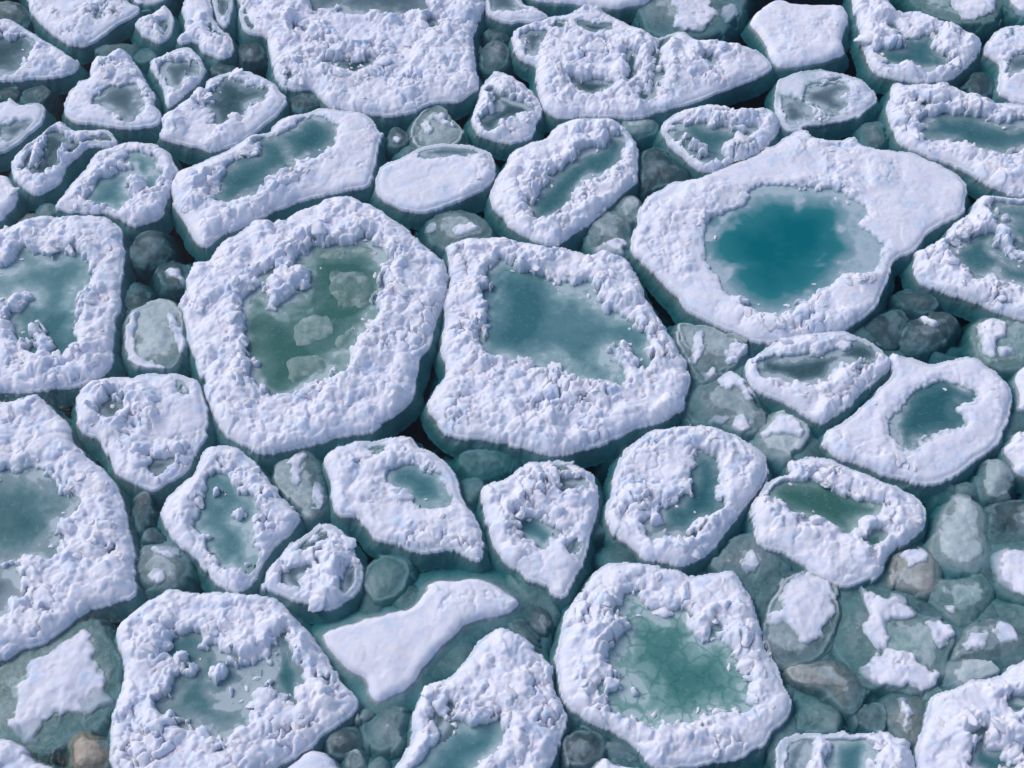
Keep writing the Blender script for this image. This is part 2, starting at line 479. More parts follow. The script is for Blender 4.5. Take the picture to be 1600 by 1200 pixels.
def build_floe(spec, idx):
    outer = world_poly(spec['outer'], F_TOP * 0.6)
    rough = spec.get('rough', 0.8)
    hgt = spec.get('h', 1.0)
    PZ = POOL_Z if hgt > 0.8 else 0.018
    shelf = spec.get('shelf', 0.09)
    k = idx % 12
    x0, y0 = outer.min(0) - shelf - 0.03; x1, y1 = outer.max(0) + shelf + 0.03
    cx, cy = centre_of(outer)
    X, Y = np.meshgrid(np.arange(x0, x1, STEP), np.arange(y0, y1, STEP))
    e = sdf(outer, X, Y)
    e = e + 0.030 * (fbm(X, Y, 0.20, k + 2, 2) - 0.5) * 2 + 0.012 * (fbm(X, Y, 0.06, k + 4, 2) - 0.5) * 2
    L, br, ar, m = lumps(X, Y, k, rough, spec.get('mmin', 0.45 if rough >= 0.8 else 0.15 if rough >= 0.6 else 0.0))
    e = e - 0.012
    # chunk-wise outline on the broken parts
    e = e + np.where(m > 0.2, (br - 0.5) * 0.03 * m, 0) * sstep(-0.1, 0.0, e)
    root = thing("ice_floe", spec['label'], "ice floe", (cx, cy, 0), spec.get('group'))
    qs = []
    for style, s in spec.get('pools', []):
        P = world_poly(s, PZ, 3)
        qs.append((style, P, sdf(P, X, Y)))
    w = 0.12
    t = np.clip(e / w, 0, 1)
    zo = F_TOP * hgt * (1 - (1 - t) ** 2.8) + 0.02 * np.clip(e / 0.3, 0, 1)
    S = zo + L * (0.45 + 0.55 * sstep(0.03, 0.18, e)) * sstep(-0.01, 0.05, e) * hgt - 0.02
    q = np.full(X.shape, -9.0)
    for _, _, d in qs:
        q = np.maximum(q, d)
    for s in spec.get('islands', []):
        P = world_poly(s, PZ + 0.04, 3)
        q = np.minimum(q, -sdf(P, X, Y))
    if qs:
        q = np.minimum(q, e - 0.075 - spec.get('soft', 0.0))
        qe = q + (br - 0.5) * 0.11 * (0.3 + m) + (ar - 0.5) * 0.05 + 0.05 * (fbm(X, Y, 0.07, k + 8) - 0.5) * 2 + 0.018
        soft = spec.get('soft', 0.0)
        qe = np.minimum(qe, e - 0.088 - soft)
        tt = sstep(-0.022 - soft, 0.026 + soft * 0.4, qe)
        # the bank rises behind the shoreline
        bank = sstep(0.0, 0.13, -qe)
        heap = np.exp(-((-qe - 0.13) / 0.10) ** 2)
        S = S + heap * (0.02 + 0.35 * np.clip(L, 0, 1)) * sstep(0.04, 0.2, e) * min(1.0, rough) * 0.8
        S = S * (0.70 + 0.30 * bank) * (1 - tt) + tt * (PZ - 0.06)
        S = np.where((qe < 0), np.maximum(S, (PZ + 0.004) * (1 - tt) + (PZ - 0.06) * tt), S)
    # submerged side
    side = -0.02 - spec.get('drop', 0.19) * np.clip(-e / shelf, 0, 1) ** 1.05
    Z = np.where(e > 0, S, side)
    ec = 0.25 * (e[:-1, :-1] + e[1:, 1:] + e[1:, :-1] + e[:-1, 1:])
    zc = np.maximum(np.maximum(Z[:-1, :-1], Z[1:, 1:]), np.maximum(Z[1:, :-1], Z[:-1, 1:]))
    snow = ec > -0.010
    if qs:
        qc = np.minimum(np.minimum(q[:-1, :-1], q[1:, 1:]), np.minimum(q[1:, :-1], q[:-1, 1:]))
        snow &= ~((zc < PZ - 0.035) & (ec > 0.12) & (qc > 0.03))
    wet = np.zeros(X.shape)
    if qs:
        wet = np.clip(sstep(-0.10, 0.02, qe) * 0.50 + sstep(PZ + 0.05, PZ, Z) * 0.5, 0, 1)
    if spec.get('wet'):
        wet = np.clip(wet + spec['wet'] * sstep(0.35, 0.65, fbm(X, Y, 0.4, k + 9)), 0, 1)
    me = grid_mesh("snow_crust", X - cx, Y - cy, Z, snow, M_SNOW, {"wet": wet})
    link("snow_crust", me, root)
    under = (ec <= -0.010) & (ec > -shelf - 0.01)
    me = grid_mesh("ice_base", X - cx, Y - cy, Z, under, M_BASE)
    link("ice_base", me, root)
    # pools
    for pi, (style, P, d) in enumerate(qs):
        Pm = d
        inner = d > -0.16
        if not inner.any():
            continue
        r = np.where(inner.any(1))[0]; c = np.where(inner.any(0))[0]
        sl = (slice(r[0], r[-1] + 1, 2), slice(c[0], c[-1] + 1, 2))
        Xp, Yp = X[sl], Y[sl]; dp = q[sl]; ep = e[sl]
        size = max(0.03, d.max())
        dep = sstep(0.0, min(size, spec.get('fade', 0.45)), dp) + 0.16 * sstep(0.0, 0.10, dp + 0.10 * (fbm(Xp, Yp, 0.12, k + 5, 3) - 0.5)) - 0.11
        vx = Xp + 0.18 * (fbm(Xp, Yp, 0.3, k + 2) - 0.5) * 2; vy = Yp + 0.18 * (fbm(Xp, Yp, 0.3, k + 6) - 0.5) * 2
        c1_, c2_, cr, *_ = cells(vx, vy, 0.42, k + 1)
        plate = (cr - 0.5) * sstep(0.0, 0.16, c2_ - c1_)
        slush = sstep(0.50, 0.72, fbm(vx, vy, 0.28, k + 4, 4))
        dep = dep * 0.70 + 0.22 * plate * spec.get('plates', 1.0) + 0.20 * (fbm(Xp, Yp, 0.6, k + 3) - 0.5) - 0.36 * slush * (1 - 0.6 * dep)
        if 'zones' in spec:
            zw = spec.get('zw', 0.14)
            for zs, amt in spec['zones']:
                zp = world_poly(zs, PZ, 3)
                dep = dep + amt * sstep(-zw, zw, sdf(zp, Xp, Yp) + 0.45 * (fbm(Xp, Yp, 0.35, k + 1, 4) - 0.5))
        Zp = PZ + 0.004 * pi + 0.003 * (fbm(Xp, Yp, 0.2, k) - 0.5) + 0 * Xp
        inn = inner[sl] & (ep > 0.055)
        fm = inn[:-1, :-1] & inn[1:, 1:] & inn[1:, :-1] & inn[:-1, 1:]
        me = grid_mesh("frozen_pool", Xp - cx, Yp - cy, Zp, fm, POOL[style], {"depth": np.clip(dep, -0.12, 1.2)})
        if me:
            link("frozen_pool", me, root)
    for s in spec.get('blocks', []):
        P = world_poly(s, PZ, 3); bx, by = centre_of(P)
        Xb, Yb = np.meshgrid(np.arange(P[:, 0].min() - .05, P[:, 0].max() + .05, 0.016), np.arange(P[:, 1].min() - .05, P[:, 1].max() + .05, 0.016))
        db = sdf(P, Xb, Yb) + 0.04 * (fbm(Xb, Yb, 0.12, 3) - 0.5) * 2
        Zb = PZ - 0.012 + 0.028 * sstep(0.0, 0.16, db) + 0.026 * (fbm(Xb, Yb, 0.1, 6, 3) - 0.5)
        dcb = 0.25 * (db[:-1, :-1] + db[1:, 1:] + db[1:, :-1] + db[:-1, 1:])
        me = grid_mesh("ice_block", Xb - cx, Yb - cy, Zb, dcb > -0.01, ICE['gb' if s is spec['blocks'][-1] else 'gp'], {"rim": 0.4 * sstep(0.5, 0.7, fbm(Xb, Yb, 0.12, 2, 4))})
        if me: link("ice_block", me, root)
    # loose chunks standing proud on the crust, mostly along the pool shores
    area = (e > 0).sum() * STEP * STEP
    rnd = random.Random(100 + idx)
    n = int(area * 10 * rough * spec.get('chunks', 1.0))
    n = min(n, 120)
    ok = (e > 0.07) & (S > PZ + 0.02) & (m > 0.25)
    if qs:
        near = ok & (q > -0.28)
    else:
        near = ok
    def put(cands, cnt, smin, smax_):
        iy, ix = np.where(cands)
        if len(iy) == 0: return
        for _ in range(cnt):
            j = rnd.randrange(len(iy))
            x, y, z = X[iy[j], ix[j]], Y[iy[j], ix[j]], S[iy[j], ix[j]]
            rr = smin * (smax_ / smin) ** (rnd.random() ** 1.8)
            o = link("snow_chunk", CHUNKS[rnd.randrange(len(CHUNKS))], root)
            o.location = (x - cx, y - cy, z + rr * rnd.uniform(-0.42, -0.16))
            o.rotation_euler = (rnd.uniform(-0.5, 0.5), rnd.uniform(-0.5, 0.5), rnd.uniform(0, 6.28))
            o.scale = (rr * rnd.uniform(0.9, 1.5), rr * rnd.uniform(0.75, 1.1), rr * rnd.uniform(0.45, 0.7))
    put(near, int(n * 0.75), 0.026, 0.125)
    put(ok, n - int(n * 0.75), 0.026, 0.09)
    if qs:   # crumbs lying on the pool
        fl = (q > 0.02) & (q < 0.10) & (e > 0.1)
        S2 = S; 
        iy, ix = np.where(fl)
        if len(iy):
            for _ in range(int(n * 0.16)):
                j = rnd.randrange(len(iy)); rr = rnd.uniform(0.010, 0.034)
                o = link("snow_crumb", CHUNKS[rnd.randrange(len(CHUNKS))], root)
                o.location = (X[iy[j], ix[j]] - cx, Y[iy[j], ix[j]] - cy, PZ + rr * 0.2)
                o.rotation_euler = (0, 0, rnd.uniform(0, 6.28)); o.scale = (rr * rnd.uniform(1, 1.8), rr, rr * 0.6)
    return root

def build_cake(spec, idx):
    """small low cake of bare or part snow-covered ice, awash in the gap"""
    base = spec.get('z', 0.03) - 0.018
    P = world_poly(spec['outer'], 0.0, 3)
    k = (idx * 5 + 2) % 12
    x0, y0 = P.min(0) - 0.28; x1, y1 = P.max(0) + 0.28
    cx, cy = centre_of(P)
    X, Y = np.meshgrid(np.arange(x0, x1, 0.016), np.arange(y0, y1, 0.016))
    e = sdf(P, X, Y) + 0.045 * (fbm(X, Y, 0.22, k, 4) - 0.5) * 2
    g1, g2, gr_, *_ = cells(X, Y, 0.2, k + 4)
    e = e + (gr_ - 0.5) * 0.055 + 0.02
    R = max(0.05, e.max())
    t = np.clip(e / R, 0, 1)
    sh = np.sqrt(np.clip(1 - (1 - t) ** 2, 0, 1))
    rise = spec.get('rise', 0.07)
    Z = (base - rise) + rise * (0.55 * sh + 0.45 * sstep(0, 1, t) ** 0.7)
    f1, f2, r1, r2, r3, ox, oy = cells(X + 0.05 * fbm(X, Y, 0.1, 3), Y, 0.26, k)
    Z = Z + (0.055 * (fbm(X, Y, 0.25, k + 2, 4) - 0.5) + 0.018 * (fbm(X, Y, 0.06, k + 4, 2) - 0.5)) * sstep(0, 0.4, t)
    rr_ = np.random.RandomState(idx).uniform(-1, 1, 2)
    Z = Z + np.clip(((X - cx) * rr_[0] + (Y - cy) * rr_[1]) / R * 0.022, -0.05, 0.05)
    Z = np.minimum(Z, base + 0.012)
    # thin raised lip
    Z = Z + spec.get('lip', 0.006) * np.exp(-((e - 0.035) / 0.02) ** 2)
    Z = np.where(e < 0, base - rise - 0.5 * np.clip(-e / 0.24, 0, 1) ** 1.2, Z)
    ec = 0.25 * (e[:-1, :-1] + e[1:, 1:] + e[1:, :-1] + e[:-1, 1:])
    o_root = thing("ice_cake", spec['label'], "ice cake", (cx, cy, 0), spec.get('group'))
    me = grid_mesh("ice_body", X - cx, Y - cy, Z, ec > -0.235, ICE[spec['ice']],
                   {"rim": np.clip(1.6 * np.exp(-((e - 0.03) / 0.016) ** 2) * (fbm(X, Y, 0.12, k + 7, 4) - 0.38) * 2.2
                                   + 0.55 * sstep(0.50, 0.72, fbm(X + 0.1 * fbm(X, Y, 0.1, 2), Y, 0.20, k + 1, 5)), 0, 0.85)})
    link("ice_body", me, o_root)
    for s in spec.get('snow', []):
        Q = world_poly(s, 0.05, 3)
        d = sdf(Q, X, Y) + 0.045 * (fbm(X, Y, 0.10, k + 5) - 0.5) * 2
        # a patch never hangs over the rim of its cake
        d = np.minimum(d, e - 0.01)
        L, br, ar, m = lumps(X, Y, k, spec.get('rough', 0.35))
        d = d + (br - 0.5) * 0.05 + 0.03 * (vnoise(X, Y, 0.05, k + 2) - 0.5) + 0.030
        hs = 0.035 * np.sqrt(np.clip(1 - (1 - np.clip(d / 0.07, 0, 1)) ** 2, 0, 1)) + L * 0.7 * sstep(0, 0.06, d) - 0.006 + np.minimum(d, 0) * 1.0
        dc = 0.25 * (d[:-1, :-1] + d[1:, 1:] + d[1:, :-1] + d[:-1, 1:])
        wet = 0.75 * sstep(0.09, 0.0, d)
        me = grid_mesh("snow_patch", X - cx, Y - cy, Z + hs, dc > -0.012, M_SNOW, {"wet": wet})
        if me: link("snow_patch", me, o_root)
    return o_root

# ------------------------------------------------------------------ the ice floes (outline and pools in photo pixels, laid on the sea plane)
FLOES = [
 dict(label="wedge-shaped snowy floe without pool at the top left edge, one tiny dark pit", rough=0.55,
  outer="40,-40 45,5 55,28 78,50 100,66 130,71 150,60 175,42 205,25 218,10 200,-2 190,-40",
  pools=[('dk',"152,26 160,21 165,23 157,28")]),
 dict(label="pointed floe with dark slate pool cut by the left edge near the top", rough=0.6,
  outer="-90,40 0,30 10,28 30,35 60,55 90,72 115,88 123,97 115,112 100,117 60,121 0,124 -90,122",
  pools=[('dk',"-70,70 0,60 20,60 42,58 48,70 38,88 32,100 22,112 0,119 -70,114")], soft=0.03),
 dict(label="small rounded snowy floe beside the brown slush patch at the top left", rough=0.6,
  outer="206,38 215,28 235,20 255,5 266,12 272,28 270,45 262,58 250,64 235,60 218,50",
  pools=[('dk',"256,42 263,34 266,42 260,50")]),
 dict(label="tall narrow floe with two small dark pits at the top left", rough=0.6,
  outer="276,60 284,46 286,30 281,12 292,-10 325,-15 330,10 336,28 348,44 362,56 366,70 363,82 352,88 335,88 318,78 305,66 285,66",
  pools=[('dk',"325,45 329,36 335,42 331,53"),('dk',"329,60 342,59 346,67 333,66")]),
 dict(label="sliver of dirty grey-topped floe touching the narrow pitted floe at the top", rough=0.5, chunks=0.4,
  outer="327,-25 362,-20 362,20 355,38 345,37 336,22", pools=[('gr',"338,0 352,0 354,18 346,24 340,16")]),
 dict(label="rounded triangular floe with one round grey pool low in its middle", rough=0.7,
  outer="98,162 103,150 120,125 125,123 138,118 141,100 150,90 165,88 178,79 195,78 205,86 215,100 225,115 238,140 243,160 251,175 250,188 240,196 215,198 190,198 150,194 115,188 103,180",
  pools=[('gr',"150,158 165,144 180,137 200,136 214,145 218,160 214,171 205,186 192,182 182,177 168,168")]),
 dict(label="small diamond-shaped floe with a square grey pool", rough=0.7,
  outer="232,98 240,90 265,80 290,71 305,78 318,92 321,112 312,128 290,145 272,158 262,163 256,150 250,135 242,118 233,105",
  pools=[('gr',"257,105 275,98 290,96 303,102 308,115 292,118 285,135 275,138 262,122")]),
 dict(label="egg-shaped floe with a dark jagged pool right of the triangular floe", rough=0.75,
  outer="246,205 254,182 270,170 290,152 315,138 325,122 350,112 380,108 405,114 430,130 445,148 446,160 430,180 400,205 370,222 335,235 310,230 275,222 250,212",
  pools=[('dk',"340,135 352,122 365,128 385,135 412,140 404,155 390,165 383,180 365,188 350,198 340,196 335,180 318,165 338,155")]),
 dict(label="smooth soft-snowed floe with a grey dent at the left edge", rough=0.2, wet=0.3,
  outer="-90,158 0,158 15,152 30,160 60,160 72,170 68,185 50,205 25,225 0,238 -90,245",
  pools=[('gr',"8,202 25,195 46,195 38,211 20,217")], soft=0.05),
 dict(label="ragged floe with dark split pool wedged behind the round slush-pool floe at the left", rough=0.85,
  outer="14,258 30,235 55,215 85,190 100,190 115,202 145,200 170,202 184,215 178,226 140,230 115,248 100,268 88,290 60,302 32,292",
  pools=[('dk',"75,212 92,215 105,225 98,240 90,256 82,270 62,275 50,268 62,250 72,232"),('gr',"36,252 50,236 52,248 40,264"),
         ('gr',"112,228 150,214 176,216 160,226 125,236 98,258 94,248")]),
 dict(label="ring floe with pale slushy grey pool overlapping the ragged floe at the left", rough=0.8,
  outer="85,318 100,298 120,275 140,250 150,235 175,226 200,220 235,222 262,232 273,250 278,268 270,290 262,310 252,335 235,345 210,351 190,345 165,333 130,330 95,327",
  pools=[('ml',"145,300 158,285 185,272 205,264 203,248 218,240 235,250 240,268 250,280 245,298 225,305 200,318 180,328 160,325 138,317")],
  islands=["196,282 212,272 222,284 216,300 200,298"], soft=0.02),
 dict(label="small snowy knob of a floe at the left edge above the square floe", rough=0.4,
  outer="-70,272 0,270 15,275 26,295 25,315 12,332 0,342 -70,345"),
 dict(label="long slanting floe with two grey-green pools in the upper left", rough=0.75,
  outer="266,305 262,290 275,268 300,255 340,240 370,222 400,208 420,205 425,195 450,180 480,175 500,168 520,168 545,172 565,172 585,185 592,203 600,208 592,230 587,255 583,275 575,290 540,298 500,305 470,312 440,322 410,338 380,350 350,362 330,378 318,383 305,375 290,350 275,325",
  pools=[('te',"340,285 352,268 375,248 402,240 400,224 415,216 432,218 452,232 462,244 455,262 435,275 410,292 385,305 360,318 345,315"),
         ('te',"440,214 462,203 470,192 490,185 505,190 522,200 523,215 510,232 500,238 484,244 468,252 454,246 448,230")], soft=0.012),
 dict(mmin=0.35, label="very large blocky snow-covered floe cut by the top edge, grey pool at its top", rough=0.95,
  outer="370,-60 372,5 376,38 390,50 412,55 419,80 422,110 435,130 460,140 485,138 500,150 515,165 545,172 560,175 590,180 615,180 650,172 668,162 690,158 715,158 735,145 748,132 745,110 744,60 750,30 758,0 762,-60",
  pools=[('gr',"480,-60 490,5 505,18 530,12 530,22 565,22 590,25 610,28 620,30 640,24 660,20 670,5 680,-60"),
         ('dk',"510,98 530,100 560,94 585,95 575,103 550,115 538,105"),('dk',"672,38 682,38 680,47 674,46"),
         ('dk',"470,45 480,50 474,51"),('gr',"435,114 450,118 458,126 444,124"),('dk',"376,20 384,34 398,44 388,48 378,40")]),
 dict(label="small rounded triangular floe with a forked grey pool right of the large top floe", rough=0.85,
  outer="733,185 740,165 750,140 768,112 775,108 800,118 820,130 838,150 847,170 842,190 835,208 815,217 785,220 755,212 738,200",
  pools=[('dk',"765,150 772,140 790,152 808,160 822,165 828,178 815,182 800,185 780,190 770,205 755,200 748,192 768,182 780,168")]),
 dict(label="smooth grey-topped sliver of floe at the top edge right of the large top floe", rough=0.25, wet=0.2,
  outer="755,-50 758,5 762,22 790,33 820,33 857,24 835,10 818,0 800,-50",
  pools=[('gr',"765,-40 766,8 785,14 812,12 825,8 806,0 800,-40")], soft=0.03),
 dict(label="wide floe tapering to a point on the right with small dark pools", rough=0.75,
  outer="798,50 805,43 830,35 860,25 890,18 910,8 935,8 950,18 980,35 1010,45 1030,55 1065,47 1090,60 1120,62 1150,68 1180,75 1205,95 1207,108 1180,122 1150,132 1110,148 1070,162 1020,175 985,183 940,180 900,180 870,180 850,168 840,150 836,130 836,105 820,95 803,80 800,65",
  pools=[('dk',"895,125 910,128 935,130 955,133 940,138 925,145 905,138"),('dk',"980,90 988,80 995,92 994,105 988,125 980,122 978,105"),
         ('dk',"868,36 884,38 876,45"),('dk',"910,38 935,42 950,42 930,48"),('gr',"822,55 848,55 842,68 834,90 826,78"),
         ('gr',"993,148 1015,150 1006,160"),('dk',"1102,92 1112,89 1113,101"),('dk',"1032,60 1041,58 1034,78 1028,100 1024,130 1021,150 1019,148 1023,105")]),
 dict(label="thin strip of smooth snowy floe along the top edge", rough=0.2,
  outer="810,-50 830,-5 880,2 930,8 960,11 985,7 1015,-1 1035,-50"),
 dict(label="smooth square snow-covered floe without pool at the top right", rough=0.2,
  outer="1172,30 1188,10 1210,-4 1250,2 1300,5 1318,6 1327,22 1324,45 1317,60 1320,80 1300,90 1270,98 1230,104 1210,97 1203,85 1193,62 1178,45"),
 dict(label="large leaf-shaped floe with a curved dark pool at the top right", rough=0.8,
  outer="1332,-20 1335,20 1342,50 1350,80 1358,100 1375,115 1410,124 1440,128 1485,122 1500,112 1525,90 1534,65 1510,48 1480,35 1450,22 1432,15 1410,18 1395,5 1388,-20",
  pools=[('te',"1370,78 1385,76 1408,78 1410,68 1394,50 1395,42 1412,58 1435,60 1455,52 1462,75 1470,88 1490,103 1470,108 1440,112 1420,105 1390,102 1375,92")]),
 dict(label="snowy floe with a grey hollow cut by the right edge near the top", rough=0.45,
  outer="1538,80 1550,55 1570,40 1620,38 1720,40 1720,165 1600,160 1575,150 1560,140 1560,115 1563,102 1550,88",
  pools=[('gr',"1570,98 1600,84 1690,78 1690,112 1600,112 1575,115 1567,106"),('dk',"1580,47 1584,50 1582,55")], soft=0.03),
 dict(label="thin ragged grey floe with curled snow ring at the upper right", rough=0.5, h=0.55, wet=0.35,
  outer="1213,130 1230,115 1250,108 1290,105 1320,112 1350,120 1370,140 1373,155 1350,175 1320,185 1290,192 1262,194 1236,202 1215,185",
  pools=[('gr',"1266,142 1290,134 1313,131 1322,140 1308,152 1322,168 1300,175 1280,165 1262,158"),('gr',"1216,157 1244,160 1262,185 1238,198 1218,190")], soft=0.02),
 dict(label="long ragged floe with teal pool cut by the right edge", rough=0.85,
  outer="1385,160 1400,127 1420,130 1450,128 1475,130 1500,138 1515,145 1550,155 1600,160 1720,170 1720,325 1600,305 1570,300 1530,280 1500,262 1470,250 1430,235 1405,222 1392,200 1386,180",
  pools=[('te',"1445,195 1465,178 1500,182 1520,178 1535,190 1570,195 1600,190 1690,195 1690,245 1600,232 1570,242 1545,238 1500,228 1480,218 1450,220 1442,210"),
         ('dk',"1436,155 1455,163 1480,164 1455,168 1440,165")]),
 dict(label="upright oval floe with a diagonal grey-green pool in the upper centre", rough=0.9,
  outer="765,300 770,280 790,255 800,235 830,220 855,210 880,190 920,182 960,185 985,205 998,225 999,250 995,280 975,300 950,325 920,350 900,365 875,380 845,378 815,365 790,345 770,320",
  pools=[('te',"850,295 864,284 880,270 900,250 915,235 945,228 952,212 975,222 972,245 960,260 950,270 935,280 920,278 905,290 895,305 885,325 862,340 838,345 832,330 834,312")]),
 dict(label="smooth bean-shaped snowy floe with a grey icy back", rough=0.4, soft=0.015,
  outer="583,285 592,262 610,250 635,240 660,228 700,222 745,226 768,238 773,255 772,275 755,295 720,312 690,322 660,330 625,325 600,312 585,297",
  pools=[('gr',"652,240 680,228 710,225 745,229 767,244 740,240 710,242 675,243")]),
 dict(label="oval floe with a branching green-grey pool above the biggest right floe", rough=0.85,
  outer="1030,205 1035,190 1055,175 1090,165 1120,163 1160,170 1195,166 1212,178 1220,200 1205,225 1190,240 1160,250 1130,262 1100,265 1075,250 1055,235 1040,220",
  pools=[('te',"1048,205 1065,198 1085,192 1110,200 1140,203 1165,205 1180,202 1170,215 1150,225 1130,232 1128,245 1110,255 1095,252 1075,240 1062,225 1045,215")],
  islands=["1064,214 1074,212 1086,228 1080,236 1068,226","1085,238 1098,233 1108,240 1104,252 1092,250"]),
 dict(zw=0.3, plates=0.3, fade=0.75, label="largest floe on the right with a deep turquoise pool", rough=0.45, soft=0.02,
  outer="985,390 992,350 1005,310 1035,290 1060,280 1090,275 1120,262 1160,245 1190,230 1210,225 1225,210 1240,203 1262,200 1275,212 1305,218 1335,212 1345,222 1370,230 1420,235 1460,250 1495,268 1512,290 1513,310 1505,330 1480,345 1450,365 1425,395 1400,405 1390,430 1380,460 1375,475 1355,490 1330,510 1290,522 1250,532 1200,535 1150,520 1110,502 1075,485 1050,455 1025,430 1000,405",
  pools=[('tq',"1108,370 1115,345 1145,332 1168,322 1176,300 1205,293 1250,298 1300,300 1340,318 1352,335 1340,350 1352,362 1370,380 1372,405 1355,425 1330,430 1308,432 1285,445 1265,460 1245,470 1225,486 1195,484 1160,468 1130,440 1112,410")],
  zones=[("1318,300 1400,330 1390,430 1325,440 1310,380",-0.38),("1150,280 1340,280 1340,308 1170,325",-0.15),("1110,345 1310,335 1300,440 1200,470 1130,430",0.22)]),
 dict(mmin=0.5, label="large square floe with a milky teal pool cut by the left edge", rough=0.85,
  outer="-130,345 0,355 40,340 90,336 145,334 175,342 190,358 195,385 193,420 187,470 180,520 178,560 168,582 145,594 120,602 60,610 0,613 -130,615",
  pools=[('ml',"-100,420 0,422 22,415 32,400 40,390 55,396 75,402 100,398 120,400 140,412 140,430 137,445 128,460 118,480 112,500 108,515 117,530 118,548 105,560 85,565 70,560 50,560 38,545 32,530 25,505 25,490 35,475 50,468 30,464 15,478 0,474 -100,470")],
  zones=[("25,500 110,490 120,560 60,570 40,555",0.55),("-50,420 110,410 120,470 -20,480",-0.15)], islands=["46,510 60,508 78,530 72,546 58,545 48,530"]),
 dict(zw=0.04, plates=1.6, blocks=["448,522 462,498 492,482 516,488 530,502 524,524 492,542 462,546","532,514 556,494 590,482 572,508 545,545 522,550 516,532","440,560 470,548 510,552 520,572 485,595 448,604","490,395 540,384 582,380 588,398 545,404 500,412","508,428 540,416 580,424 594,446 586,474 558,486 524,480 504,456"], label="biggest round floe with a broad chunky rim and a two-part green pool", rough=1.0,
  outer="278,480 285,455 300,410 325,405 345,375 370,362 400,345 440,345 450,335 490,320 515,308 550,305 575,318 600,330 630,350 660,380 690,400 700,430 695,470 685,500 675,530 660,560 650,590 645,620 620,645 590,668 550,680 500,690 460,700 430,708 395,702 360,685 335,660 325,630 315,590 300,560 290,530 285,510",
  pools=[('gn',"383,465 400,452 412,436 425,425 460,408 490,386 520,385 550,378 583,370 590,385 603,400 610,415 595,430 597,455 583,472 582,490 570,508 560,525 545,548 545,572 520,585 500,600 470,605 440,615 415,612 402,590 410,565 390,545 388,520 378,495 380,478")],
  islands=["413,435 440,418 478,412 495,425 495,442 475,452 450,462 425,482 418,470"],
  zones=[("505,415 550,410 600,418 598,465 560,490 530,505 492,478 500,440",0.42),("400,500 430,495 460,540 490,570 470,600 420,612 400,570",0.38),
         ("450,490 520,480 530,520 480,540 450,525",-0.30),("490,380 600,380 590,410 500,410",-0.20)]),
 dict(label="large rounded floe in the centre with a milky blue-green pool", rough=0.85,
  outer="670,640 668,620 682,600 696,578 690,555 688,530 695,500 692,470 699,440 698,400 695,385 720,370 760,368 800,370 840,380 870,385 905,392 920,395 945,390 975,400 990,420 1005,445 1020,475 1035,505 1060,535 1075,570 1078,600 1070,630 1045,655 1010,665 980,675 950,690 920,700 880,711 850,710 830,705 800,695 750,685 710,685 690,672 678,655",
  pools=[('ml',"770,430 785,410 800,415 812,428 830,422 850,435 880,445 905,450 925,444 932,470 945,488 965,495 985,505 1000,520 1012,545 1018,568 1005,578 988,562 975,542 958,545 955,570 972,588 962,604 940,600 910,592 885,590 870,575 850,572 830,570 805,560 780,555 765,550 755,530 770,500 760,480 765,450")],
  zones=[("760,430 840,420 860,470 800,540 755,540",0.35),("840,460 920,460 920,560 850,560",-0.22),("950,490 1010,520 1015,570 990,565",0.3)]),
 dict(label="oval floe with a narrow dark pool leaning on the floe below the turquoise pool", rough=0.85,
  outer="1163,580 1168,562 1190,545 1210,530 1240,520 1280,515 1320,515 1350,525 1375,540 1396,562 1385,580 1365,600 1340,620 1320,640 1300,656 1285,661 1260,650 1225,630 1190,612 1172,600",
  pools=[('dk',"1185,575 1195,560 1215,562 1250,562 1300,552 1325,540 1350,532 1365,545 1368,560 1350,568 1320,565 1300,575 1290,590 1260,600 1240,598 1215,590 1190,585")]),
 dict(label="large rounded floe with a heart-shaped teal pool at the right", rough=0.5,
  outer="1287,690 1290,672 1310,660 1332,642 1355,622 1378,602 1392,585 1388,560 1395,550 1430,560 1460,565 1500,555 1530,558 1560,580 1580,605 1582,640 1575,665 1560,690 1530,720 1495,740 1460,755 1420,752 1380,740 1340,725 1310,715 1295,700",
  pools=[('te',"1392,660 1405,650 1425,625 1440,612 1470,600 1500,605 1520,612 1522,622 1492,630 1490,645 1500,660 1480,668 1460,675 1440,680 1425,700 1410,698 1400,688 1395,670")],
  zones=[("1430,600 1520,600 1500,660 1420,700",0.4),("1385,640 1410,650 1400,690 1380,680",-0.5)]),
 dict(label="blocky floe with two slate pools cut by the right edge beside the largest floe", rough=0.8,
  outer="1425,410 1430,395 1455,380 1480,360 1495,345 1517,328 1526,310 1545,304 1600,308 1720,318 1720,530 1600,500 1570,490 1530,475 1490,460 1450,445 1430,430",
  pools=[('te',"1487,397 1500,382 1515,374 1535,366 1552,368 1550,382 1560,395 1600,415 1690,430 1690,452 1600,450 1580,445 1560,440 1555,425 1525,430 1510,418 1495,408"),
         ('te',"1550,318 1565,320 1600,322 1690,325 1690,398 1600,393 1585,382 1570,362 1556,350 1580,345 1560,334")]),
 dict(label="edge of a snowy floe at the right border above the pale snow lumps", rough=0.4,
  outer="1588,590 1598,568 1620,560 1700,560 1700,645 1605,640 1592,622"),
 dict(label="lumpy white floe end at the right border beside the teal cone of ice", rough=0.8,
  outer="1568,700 1580,682 1600,667 1700,660 1700,755 1600,742 1580,722"),
 dict(label="rounded shield-shaped floe filled with smooth snow below the square left floe", rough=0.75,
  outer="113,640 120,615 140,595 170,588 215,585 255,580 290,582 315,600 325,640 325,670 310,700 295,730 270,750 240,764 210,755 180,735 165,705 155,690 130,675 118,660",
  pools=[('gr',"160,634 175,626 193,638 188,650 166,652"),('gr',"206,666 217,670 210,677"),('gr',"238,726 257,723 257,730 241,734"),('dk',"278,608 284,600 287,612")], soft=0.01),
 dict(label="huge floe with a wide pale teal pool cut by the left edge", rough=0.6,
